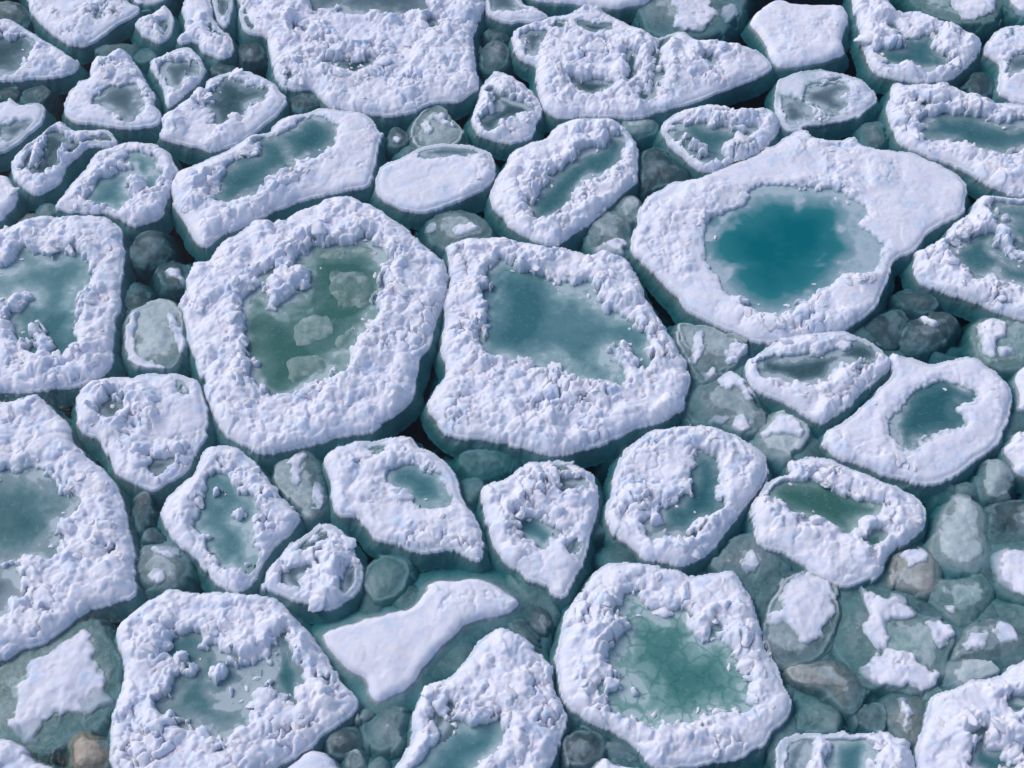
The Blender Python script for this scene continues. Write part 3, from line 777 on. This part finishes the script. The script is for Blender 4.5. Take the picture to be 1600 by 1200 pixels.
  outer="-130,625 0,625 35,620 60,615 85,635 105,655 118,690 140,715 170,735 188,765 200,800 208,850 213,890 214,925 180,942 130,955 100,980 70,1000 30,1015 0,1030 -130,1045",
  pools=[('te',"-100,745 0,740 30,745 50,737 95,750 97,770 120,790 105,810 95,840 92,870 80,878 55,868 30,872 0,878 -100,880"),
         ('gr',"-100,895 0,888 32,898 28,930 15,938 0,965 -100,970"),('dk',"161,856 170,852 170,861")], soft=0.015),
 dict(label="diamond floe with a long pale pool holding a few snow balls", rough=0.9,
  outer="248,800 255,780 275,760 305,735 315,705 335,693 370,698 395,715 415,740 435,765 460,790 470,805 460,825 440,845 420,870 405,895 390,915 365,922 340,915 325,895 310,880 290,860 265,840 252,820",
  pools=[('ml',"325,750 335,732 355,745 370,765 385,775 400,790 395,810 395,840 392,870 380,890 365,885 345,890 335,870 322,850 330,840 308,822 318,802 312,785 320,770")],
  islands=["329,768 337,758 347,764 346,776 336,780","361,797 368,791 376,796 371,806 363,805"],
  zones=[("320,740 380,770 380,800 320,790",0.3)]),
 dict(label="boot-shaped floe with smooth snow at its foot and a teal pool on its right", rough=0.5,
  outer="504,720 515,702 545,690 590,683 640,678 655,695 680,708 700,720 715,745 720,770 735,790 750,825 757,860 750,875 725,870 700,860 650,862 620,850 585,842 570,822 555,808 520,802 515,780 512,750",
  pools=[('ml',"612,735 630,727 655,725 662,735 680,740 690,760 700,775 702,785 690,790 665,790 648,788 640,775 635,765 620,765 606,755"),
         ('gn',"574,700 590,693 604,700 590,705 580,706")]),
 dict(label="small chunk-topped floe with two narrow pools under the diamond floe", rough=0.95,
  outer="408,905 415,890 440,865 455,845 480,830 505,813 525,815 545,835 560,860 566,890 560,920 540,940 510,952 480,945 440,932 412,920",
  pools=[('gr',"470,850 490,842 508,827 518,835 512,848 490,857 466,860"),('gr',"470,886 488,883 483,895 466,902 482,922 460,918 447,905 452,890"),('gr',"540,900 556,890 556,915 543,925")]),
 dict(label="drop-shaped floe with a small central pool and a curved crack near its top", rough=0.75,
  outer="750,770 760,755 790,745 820,722 850,716 890,718 920,728 933,745 936,780 930,810 922,840 910,880 895,920 880,935 860,928 850,915 820,900 790,880 770,850 760,820 753,790",
  pools=[('ml',"808,815 830,805 855,822 868,835 858,850 845,855 835,845 820,840 810,830"),('dk',"853,737 862,750 876,757 900,758 924,758 900,763 875,761 858,752"),
         ('gr',"886,832 905,816 900,830 889,838"),('dk',"870,722 886,724 900,726 885,728"),('gr',"890,858 900,838 902,848 894,866")]),
 dict(label="round floe with thick smooth snow and a crescent-shaped green pool", rough=0.65,
  outer="943,800 945,780 955,760 965,720 975,700 995,685 1020,668 1045,664 1075,660 1110,660 1140,672 1175,690 1200,712 1202,735 1190,760 1170,785 1150,810 1130,840 1110,865 1080,880 1050,882 1010,872 975,850 955,830",
  pools=[('te',"1040,790 1065,785 1078,765 1090,745 1092,715 1112,720 1118,745 1120,760 1118,785 1120,795 1095,810 1085,825 1072,835 1050,840 1035,838 1015,838 1012,820 1030,815")],
  zones=[("1080,700 1130,710 1130,800 1080,800",0.4),("1010,810 1060,800 1080,840 1010,845",-0.2)]),
 dict(label="angular floe with a long dark green pool and a smaller triangular pool", rough=0.8,
  outer="1173,790 1185,765 1205,745 1230,735 1235,720 1260,713 1300,715 1330,728 1370,745 1410,760 1440,780 1448,800 1440,825 1420,845 1395,865 1380,890 1360,905 1330,915 1300,912 1270,900 1255,880 1225,865 1190,850 1177,820",
  pools=[('gn',"1200,765 1215,755 1245,750 1280,758 1310,765 1335,780 1370,785 1382,790 1372,810 1350,810 1330,815 1335,828 1318,835 1300,825 1285,815 1260,808 1235,800 1215,785"),
         ('gn',"1350,845 1374,835 1376,855 1360,855")], zones=[("1200,750 1360,780 1340,830 1220,790",0.35)]),
 dict(label="large chunky floe at the lower left with a teal pool and a separate crescent pool", rough=0.85,
  outer="180,985 195,960 230,935 270,918 310,922 370,925 430,930 455,950 480,980 500,1010 520,1040 535,1065 555,1085 558,1105 540,1125 510,1145 490,1165 460,1185 440,1195 400,1215 350,1260 200,1260 172,1200 168,1170 172,1130 182,1090 192,1050 185,1020 180,1005",
  pools=[('te',"260,1000 280,990 310,988 318,1000 315,1015 340,1005 350,1020 360,1035 380,1045 410,1030 420,1050 415,1065 400,1075 385,1090 390,1105 390,1130 380,1140 365,1150 345,1160 320,1145 300,1135 290,1125 260,1120 250,1105 262,1085 275,1060 275,1035 265,1020"),
         ('te',"438,1000 450,1000 454,1030 466,1050 463,1075 458,1103 443,1085 430,1060 435,1040 430,1020"),('gr',"506,1052 516,1056 514,1066 505,1062")],
  islands=["270,1022 295,1018 304,1030 300,1044 276,1042","333,1055 342,1042 351,1045 342,1062","355,1075 365,1074 366,1090 357,1092"],
  zones=[("320,1070 380,1070 380,1140 320,1140",-0.12),("260,990 320,990 300,1040 270,1040",0.4)]),
 dict(label="smooth crooked snow floe without pool ringed by drowned teal ice", rough=0.12, shelf=0.45, drop=0.34, h=0.9,
  outer="503,990 515,980 540,972 590,955 640,945 660,920 672,905 720,900 770,905 800,925 812,940 795,955 760,965 730,975 710,995 690,1010 675,1030 660,1045 650,1065 630,1080 610,1088 590,1098 575,1085 565,1060 540,1045 515,1015"),
 dict(mmin=0.75, label="tall floe at the bottom centre with loose blocks round a pale teal pool", rough=0.85,
  outer="600,1215 625,1178 640,1150 648,1100 665,1070 705,1055 720,1035 740,1010 765,985 790,980 815,990 840,1010 862,1035 865,1065 875,1090 886,1120 875,1160 860,1200 850,1260 590,1260",
  pools=[('ml',"675,1180 690,1150 705,1128 720,1132 740,1137 755,1127 772,1125 782,1142 780,1165 760,1185 740,1200 720,1235 640,1235 660,1200"),('gr',"680,1120 698,1108 694,1128 682,1140")]),
 dict(label="large round floe at the lower right of centre with a honeycombed teal pool", rough=0.9,
  outer="870,1000 880,965 900,930 920,900 950,878 990,878 1040,885 1090,895 1145,890 1160,915 1185,950 1195,990 1205,1020 1225,1060 1240,1095 1235,1120 1215,1140 1190,1165 1160,1185 1110,1195 1060,1200 1020,1192 990,1165 970,1150 925,1130 890,1105 875,1085 872,1060 868,1030",
  pools=[('ce',"975,928 985,920 996,940 1005,955 1045,962 1065,955 1080,978 1100,985 1115,975 1125,990 1130,1005 1143,1010 1145,1030 1160,1045 1165,1060 1160,1080 1165,1100 1145,1110 1110,1110 1090,1125 1060,1130 1030,1125 985,1120 960,1115 945,1095 940,1075 960,1070 960,1045 955,1030 965,1020 975,1000 985,980 980,955 970,940")],
  islands=["950,1050 965,1042 985,1060 1002,1085 990,1088 972,1070","1092,985 1106,978 1104,998 1098,1003"]),
 dict(label="chunky floe corner at the bottom left of the frame", rough=0.85,
  outer="-80,1135 0,1148 30,1162 55,1180 80,1192 120,1206 130,1290 -80,1290"),
 dict(label="small snow-domed floe at the bottom edge between the chunky and the tall floe", rough=0.3,
  outer="432,1212 460,1182 485,1168 510,1172 530,1190 542,1215 540,1280 430,1280"),
 dict(label="low snowy floe tip at the bottom edge under the honeycombed floe", rough=0.5,
  outer="890,1222 925,1197 945,1180 962,1188 1000,1196 1050,1206 1080,1290 880,1290"),
 dict(label="bright chunky floe with small teal pools in the bottom right corner", rough=0.9,
  outer="1422,1220 1430,1175 1435,1145 1450,1100 1470,1080 1500,1070 1520,1060 1560,1050 1600,1030 1720,1010 1720,1290 1415,1290",
  pools=[('te',"1577,1097 1600,1100 1690,1095 1690,1115 1600,1114 1582,1111"),('te',"1522,1190 1528,1160 1536,1152 1540,1168 1552,1178 1600,1178 1580,1192 1570,1210 1545,1210")]),
 dict(label="ragged low floe with teal pool at the bottom edge near the right corner", rough=0.75, h=0.85,
  outer="1208,1210 1215,1160 1240,1143 1270,1140 1310,1145 1375,1138 1400,1150 1425,1170 1425,1290 1205,1290",
  pools=[('ml',"1305,1157 1330,1150 1350,1156 1360,1165 1352,1190 1350,1250 1300,1250 1303,1180"),('gr',"1215,1160 1240,1148 1262,1150 1258,1175 1250,1200 1240,1250 1210,1250")]),
]

# ------------------------------------------------------------------ smaller ice cakes awash in the gaps
CAKES = [
 dict(label="pane-like grey ice cake with narrow white rim left of the biggest round floe", ice='pa', z=0.045, rise=0.06, lip=0.02,
  outer="195,520 200,490 220,478 245,468 270,475 285,500 290,530 285,555 270,572 240,575 215,570 197,555",
  snow=["195,522 201,492 214,482 217,486 209,502 206,530 213,553 234,566 252,568 252,574 236,577 214,572 197,556","262,492 272,490 280,505 290,525 287,548 281,540 279,520 268,508"]),
 dict(label="grey half-drowned cake with a ragged snow cap at the top edge", ice='gr', outer="1000,-40 1000,20 1015,45 1060,55 1110,50 1150,22 1158,-40",
  snow=["1055,0 1070,-25 1105,-25 1112,5 1118,18 1095,40 1075,40 1056,35 1062,12","1135,5 1148,0 1150,18 1138,24"]),
 dict(label="rounded dark teal cake with white snow heap at the top right edge", ice='te', outer="1420,-30 1430,5 1455,22 1500,32 1545,32 1562,15 1560,-30", snow=["1490,-20 1545,-20 1552,12 1520,24 1498,18"]),
 dict(label="white snow corner of a cake in the top right corner", ice='te', outer="1572,-30 1576,10 1600,25 1680,20 1680,-30", snow=["1585,-20 1588,8 1600,18 1660,12 1660,-20"]),
 dict(label="small snow strip of a cake between the wedge and narrow floes at the top", ice='gr', outer="192,-40 205,-2 225,8 248,3 268,-8 268,-40", snow=["196,-35 208,-3 225,5 246,0 262,-10 262,-35"]),
 dict(label="pear-shaped grey cake with a torn sheet of snow beside the honeycombed floe", ice='gr', lip=0.03, z=0.05,
  outer="1198,965 1215,925 1240,897 1280,893 1300,905 1312,945 1308,980 1295,1010 1270,1032 1240,1040 1210,1035 1197,1000",
  snow=["1250,898 1290,900 1298,925 1305,955 1290,975 1290,990 1270,995 1255,997 1245,980 1225,965 1203,968 1210,955 1222,950 1222,930"]),
 dict(label="broad teal cake carrying three separate snow patches at the lower right", ice='te', z=0.03,
  outer="1305,960 1320,925 1350,912 1400,922 1430,955 1480,970 1492,1000 1480,1030 1470,1060 1440,1080 1390,1072 1350,1064 1320,1035 1302,1000",
  snow=["1350,915 1370,915 1385,930 1400,923 1420,935 1432,958 1410,962 1395,963 1380,968 1388,985 1378,1005 1368,1000 1358,975 1362,950","1450,968 1468,965 1490,985 1482,1002 1470,1008 1455,985","1348,1045 1375,1022 1410,1020 1440,1038 1463,1052 1455,1070 1438,1076 1425,1068 1400,1068 1370,1062"]),
 dict(label="grey-brown cake with two small white patches near the lower right edge", ice='gr', outer="1488,1025 1500,1000 1520,975 1560,962 1600,975 1625,1000 1600,1030 1540,1034 1500,1032",
  snow=["1512,1003 1525,985 1545,988 1535,1000 1530,1012 1515,1010","1555,985 1565,968 1585,975 1590,995 1565,995"]),
 dict(label="pale lens-shaped cake tucked under the two-patched cake at the lower right", ice='pa', z=0.05, outer="1467,1045 1480,1031 1510,1030 1540,1032 1555,1045 1530,1060 1500,1072 1475,1062"),
 dict(label="brown-tinged cake below the pear-shaped cake", ice='br', z=0.04, outer="1230,1045 1260,1038 1290,1032 1335,1040 1350,1065 1350,1090 1330,1105 1300,1090 1270,1075 1240,1060"),
 dict(label="dim teal cake between the honeycombed floe and the brown-tinged cake", ice='te', z=0.0, outer="1230,1062 1260,1080 1295,1095 1315,1115 1310,1135 1280,1141 1242,1140 1244,1100"),
 dict(label="dark brown-grey cake with a thin white streak down its middle", ice='br', z=0.02, outer="1383,1095 1400,1085 1440,1085 1450,1105 1440,1135 1425,1162 1400,1150 1385,1130", snow=["1408,1087 1416,1088 1420,1108 1426,1118 1420,1136 1411,1132 1413,1110"]),
 dict(label="pale slushy cake right of the angular floe with the green pool", ice='pa', z=0.05, outer="1455,850 1465,820 1478,790 1500,773 1525,780 1538,800 1535,830 1545,850 1542,878 1515,890 1480,885 1460,872"),
 dict(label="smooth grey cone of ice with a wet highlight near the right edge", ice='gr', z=0.09, rise=0.2, outer="1528,750 1535,718 1560,708 1580,725 1592,750 1580,772 1550,780 1535,770"),
 dict(label="dark oval cake at the right edge below the grey cone", ice='dk', z=0.02, outer="1540,802 1560,785 1600,782 1650,800 1650,835 1590,842 1560,835 1545,820"),
 dict(label="snow-topped cake at the right edge between dark oval and grey cakes", ice='te', z=0.04, rough=0.15, outer="1550,870 1558,846 1600,840 1680,845 1680,940 1610,938 1570,918 1553,895", snow=["1553,880 1560,862 1580,856 1600,858 1680,860 1680,925 1600,922 1570,908"]),
 dict(label="pale cake with an orange-brown stain near the angular floe", ice='br', z=0.05, outer="1390,890 1405,865 1435,853 1465,868 1470,895 1455,920 1422,922 1395,910", snow=["1412,864 1432,856 1446,864 1440,874 1422,874"]),
 dict(label="pointed grey-teal cake below the pale slushy cake", ice='te', z=0.03, outer="1455,915 1470,900 1500,905 1535,895 1550,925 1530,960 1500,976 1475,952 1458,930", snow=["1478,945 1492,945 1500,955 1488,956"]),
 dict(label="dim teal cake at the right edge under the snow-topped cake", ice='te', z=0.02, outer="1552,935 1600,942 1660,952 1660,990 1600,990 1566,966"),
 dict(label="grey cake with a single snow lump between crescent and angular floes", ice='gr', z=0.02, outer="1115,880 1140,842 1172,828 1200,850 1226,870 1236,885 1215,905 1190,920 1160,908", snow=["1163,878 1175,864 1188,878 1180,888 1167,887"]),
 dict(label="small dark cake below the single-lump grey cake", ice='gr', z=-0.01, outer="1160,915 1190,925 1215,908 1226,905 1212,935 1202,965 1182,942"),
 dict(label="dark cake with small white crest between the boot floe and the biggest round floe", ice='gr', z=0.05, outer="430,745 440,720 465,705 480,700 492,720 500,750 507,780 500,803 480,808 462,790 445,770",
  snow=["448,722 460,710 475,702 482,708 470,720 465,735 470,748 463,752 458,738 458,724","490,765 496,755 500,780 494,790"]),
 dict(label="dark cake with white snow fringe left of the diamond floe", ice='gr', z=0.03, outer="217,870 222,850 240,845 265,848 285,860 290,890 286,912 250,916 225,912 215,895", snow=["237,853 255,850 275,857 270,865 255,862","230,895 245,889 256,893 252,902 234,902"]),
 dict(label="grey sharp-edged cake with white streaks right of the central floe", ice='gr', z=0.04, lip=0.03, outer="1058,512 1075,505 1120,515 1160,525 1175,540 1160,560 1130,580 1110,595 1090,588 1075,560",
  snow=["1088,530 1095,520 1096,545 1086,562 1083,545","1137,555 1140,535 1163,535 1160,553 1145,562","1095,574 1106,578 1116,570 1117,582 1104,587"]),
 dict(label="grey cake with broken snow crest and spots right of the central floe", ice='gr', z=0.04, outer="1075,640 1090,605 1125,587 1145,578 1165,600 1188,635 1192,662 1170,675 1130,662 1090,660",
  snow=["1108,650 1128,645 1140,650 1122,656","1145,655 1160,650 1168,663 1150,667","1128,589 1148,578 1165,597 1178,615 1170,622 1155,604 1135,600"]),
 dict(label="small grey cake capped with white snow left of the heart-pool floe", ice='pa', z=0.06, outer="1185,690 1190,668 1215,645 1240,650 1257,672 1250,700 1225,714 1195,706", snow=["1192,672 1210,662 1215,647 1238,648 1254,668 1250,676 1225,671 1205,678"]),
 dict(label="teal cake with square snow patch under the two-pooled right floe", ice='te', z=0.05, outer="1520,530 1532,500 1570,493 1625,510 1630,550 1600,575 1562,578 1532,562", snow=["1530,500 1550,497 1575,500 1570,520 1557,535 1552,553 1540,548 1534,522","1560,545 1575,540 1583,550 1568,556"]),
 dict(label="dark cake with white flecks in the black gap below the turquoise-pool floe", ice='dk', z=0.02, outer="1405,520 1420,500 1450,488 1485,485 1495,505 1475,530 1440,545 1412,540", snow=["1443,490 1452,495 1465,502 1458,505 1446,498"]),
 dict(label="small dark oval cake higher in the black gap below the turquoise-pool floe", ice='dk', z=0.0, outer="1403,455 1425,448 1455,458 1468,472 1445,482 1415,475"),
 dict(label="large dim dark cake filling the left of the black gap below the turquoise-pool floe", ice='dk', z=-0.01, outer="1345,505 1370,490 1400,475 1420,490 1405,515 1400,540 1370,530"),
 dict(label="dark cake with two white ridges between bean-shaped and round floes", ice='gr', z=0.03, outer="665,350 680,335 720,325 750,335 768,350 765,368 730,382 690,385 672,370", snow=["668,348 675,343 677,352 671,356","715,355 735,347 738,352 720,361"]),
 dict(label="grey cake with a long white snow heap under the upright oval floe", ice='gr', z=0.03, outer="918,350 945,332 975,337 985,360 984,385 962,397 925,385", snow=["935,382 950,375 970,371 978,378 975,390 955,393 940,390"]),
 dict(label="mottled pale cake between the upright oval floe and the largest floe", ice='gr', z=0.03, outer="950,322 968,308 990,305 1000,318 992,342 978,345 962,332"),
 dict(label="dark angular cake above the left end of the largest floe", ice='dk', z=0.01, outer="1005,232 1028,226 1058,248 1078,268 1062,282 1030,286 1010,295 1002,262"),
 dict(label="little frosty cake under the wide tapering floe", ice='pa', z=0.02, outer="976,190 995,184 1025,182 1020,198 1005,206 985,202"),
 dict(label="grey kite-shaped cake with two snow spots below the very large top floe", ice='gr', z=0.05, lip=0.03, outer="640,220 645,195 655,175 672,165 690,168 705,182 722,205 715,222 680,232 655,230", snow=["675,180 690,173 697,180 703,192 695,192 685,184","660,192 668,188 674,202 665,204"]),
 dict(label="small dark cake with a white speck left of the kite-shaped cake", ice='dk', z=0.02, outer="606,205 618,195 632,200 636,218 622,228 608,222", snow=["614,211 622,212 620,217 614,216"]),
 dict(label="small dull cake touching the bean-shaped floe from above", ice='gr', z=0.0, outer="620,235 634,222 650,226 650,238 636,244"),
 dict(label="upper one of two dark round cakes right of the very large top floe", ice='dk', z=0.0, outer="760,48 772,40 790,44 796,54 780,60 764,58"),
 dict(label="larger lower one of two dark round cakes right of the very large top floe", ice='dk', z=0.02, outer="750,85 758,65 778,58 794,70 796,90 780,104 760,104"),
 dict(label="dark cake left of the very large top floe under its notch", ice='dk', z=0.02, outer="372,72 382,60 405,62 414,78 404,92 382,92"),
 dict(label="dim cake between the narrow pitted floe and the egg-shaped floe", ice='dk', z=0.0, outer="328,100 345,92 366,95 368,106 348,112 330,112"),
 dict(label="dark plum-grey cake above the slanted side of the very large top floe", ice='dk', z=0.01, outer="450,150 468,143 490,146 500,158 482,168 458,166"),
 dict(label="brownish slush cake above the rounded triangular floe", ice='br', z=-0.03, outer="150,72 175,62 205,58 215,68 208,80 190,78 160,82"),
 dict(label="grey slush cake above the small diamond-shaped floe", ice='gr', z=-0.01, outer="212,78 222,70 240,72 245,82 232,90 216,90"),
 dict(label="dark rounded cake below the pointed slate-pool floe", ice='dk', z=0.01, outer="30,140 45,132 70,131 78,142 66,154 40,154"),
 dict(label="tiny dark cake at the left edge below the pointed slate-pool floe", ice='dk', z=0.0, outer="-10,140 5,132 24,136 26,146 10,152 -10,152"),
 dict(label="dark grey cake in the top left corner", ice='dk', z=0.02, outer="-10,10 8,2 34,6 44,22 30,34 5,26"),
 dict(label="dusky cake in the dark gap beneath the ring floe at the left", ice='dk', z=0.0, outer="205,395 212,368 240,355 262,368 258,395 240,412 215,410"),
 dict(label="dark cake with a white torn snow scrap beside the biggest round floe", ice='dk', z=0.0, outer="245,420 258,405 285,408 295,428 280,448 255,446", snow=["258,415 266,412 278,416 290,432 285,437 272,428 262,426"]),
 dict(label="dark flat cake against the right side of the square left floe", ice='dk', z=-0.01, outer="196,445 212,435 232,450 230,468 210,482 197,478"),
 dict(label="pale brownish slush cake just above the square left floe", ice='br', z=0.0, outer="25,340 40,330 58,335 50,344 30,348"),
 dict(label="grey slush cake between the left knob floe and the ring floe", ice='gr', z=0.0, outer="55,325 68,312 84,318 82,332 62,334"),
 dict(label="teal-brown cake in the gap left of the large floes at the right top", ice='br', z=0.0, outer="1345,195 1362,186 1380,190 1388,212 1372,226 1350,222"),
 dict(label="dark teal cake below the leaf-shaped floe at the top right", ice='dk', z=0.0, outer="1512,125 1525,108 1548,112 1552,135 1538,148 1518,142"),
 dict(label="low teal cake in the wide gap under the central floe", ice='te', z=-0.03, outer="722,708 745,695 785,700 795,715 775,732 740,735 725,722"),
 dict(label="narrow dull cake left of the drop-shaped floe's top", ice='gr', z=-0.02, outer="722,750 738,738 752,748 748,768 730,778"),
 dict(label="drowned grey-teal cake between the boot floe and the smooth crooked floe", ice='te', z=0.01, lip=0.025, outer="568,900 585,872 620,866 640,885 632,918 605,935 578,938"),
 dict(label="milky teal cake left of the drop-shaped floe's tip", ice='te', z=-0.01, outer="795,895 815,905 838,915 852,930 838,945 815,935 800,915"),
 dict(label="dark cake left of the honeycombed floe", ice='dk', z=0.01, outer="828,955 840,942 858,950 866,968 855,985 838,978"),
 dict(label="dark flat cake above the tall bottom floe's right shoulder", ice='dk', z=-0.01, outer="800,972 818,964 838,980 848,996 835,1000 812,988"),
 dict(label="broad grey cake in the dark gap left of the tall bottom floe", ice='gr', z=0.01, lip=0.02, outer="568,1128 585,1115 612,1105 634,1110 632,1135 615,1165 592,1175 574,1160"),
 dict(label="grey cake against the lower right side of the chunky teal-pool floe", ice='dk', z=0.01, outer="510,1155 530,1138 552,1130 562,1145 558,1168 535,1180 518,1175"),
 dict(label="small cake with glinting wet edge in the bottom gap left of the tall floe", ice='gr', z=0.02, lip=0.03, outer="535,1192 540,1175 558,1166 575,1178 575,1198 556,1208 540,1206"),
 dict(label="little grey cake touching the bottom edge beside the tall floe", ice='gr', z=0.0, outer="578,1192 592,1180 604,1186 600,1204 584,1210"),
 dict(label="small dull cake tip below the smooth crooked floe", ice='gr', z=0.0, outer="560,1122 566,1105 580,1102 588,1112 574,1124"),
 dict(label="dark grey cake under the tall bottom floe's right side", ice='dk', z=0.02, lip=0.02, outer="882,1160 895,1140 918,1138 940,1152 946,1172 925,1192 895,1200 880,1185"),
 dict(label="low dark cake under the lower left rim of the honeycombed floe", ice='dk', z=-0.01, outer="948,1165 970,1160 990,1172 1000,1188 975,1190 955,1182"),
 dict(label="amber-brown wet cake with bright glints at the bottom left", ice='am', z=0.06, rise=0.16, lip=0.02, outer="102,1165 110,1148 128,1136 150,1140 168,1155 172,1185 160,1205 130,1208 108,1195"),
 dict(label="broad grey-green cake with a smooth triangular snow sheet at the lower left", ice='te', z=0.03, rough=0.15,
  outer="-30,1065 0,1042 60,1002 110,977 150,970 165,990 184,1030 188,1065 173,1100 150,1130 110,1150 60,1165 20,1155 -30,1135",
  snow=["48,1035 80,1020 115,992 130,990 138,1005 145,1030 155,1055 160,1075 170,1090 150,1100 130,1110 105,1105 80,1108 65,1125 50,1150 35,1148 15,1125 25,1105 30,1080 40,1055"]),
 dict(label="narrow dark cake in the crack between huge left floe and shield-shaped floe", ice='dk', z=0.0, outer="205,790 212,772 228,770 232,790 222,822 212,818"),
 dict(label="little dark triangular cake above the fringed dark cake at the left", ice='dk', z=0.0, outer="222,838 232,822 250,830 252,842 236,845"),
 dict(label="dim cake right of the dark cake with white streak near the bottom right", ice='te', z=-0.02, outer="1452,1082 1470,1068 1478,1078 1462,1095 1450,1120"),
 dict(label="dark little cake between brown-tinged and white-streaked cakes", ice='dk', z=0.0, lip=0.03, outer="1335,1118 1350,1100 1372,1098 1380,1115 1378,1135 1355,1138"),
 dict(label="frosty dull cake above the grey cone near the right edge", ice='gr', z=-0.01, outer="1495,755 1510,745 1525,752 1528,772 1510,780 1496,772"),
]

build_sea()
for _i, _f in enumerate(FLOES):
    build_floe(_f, _i)
for _i, _c in enumerate(CAKES):
    build_cake(_c, _i)
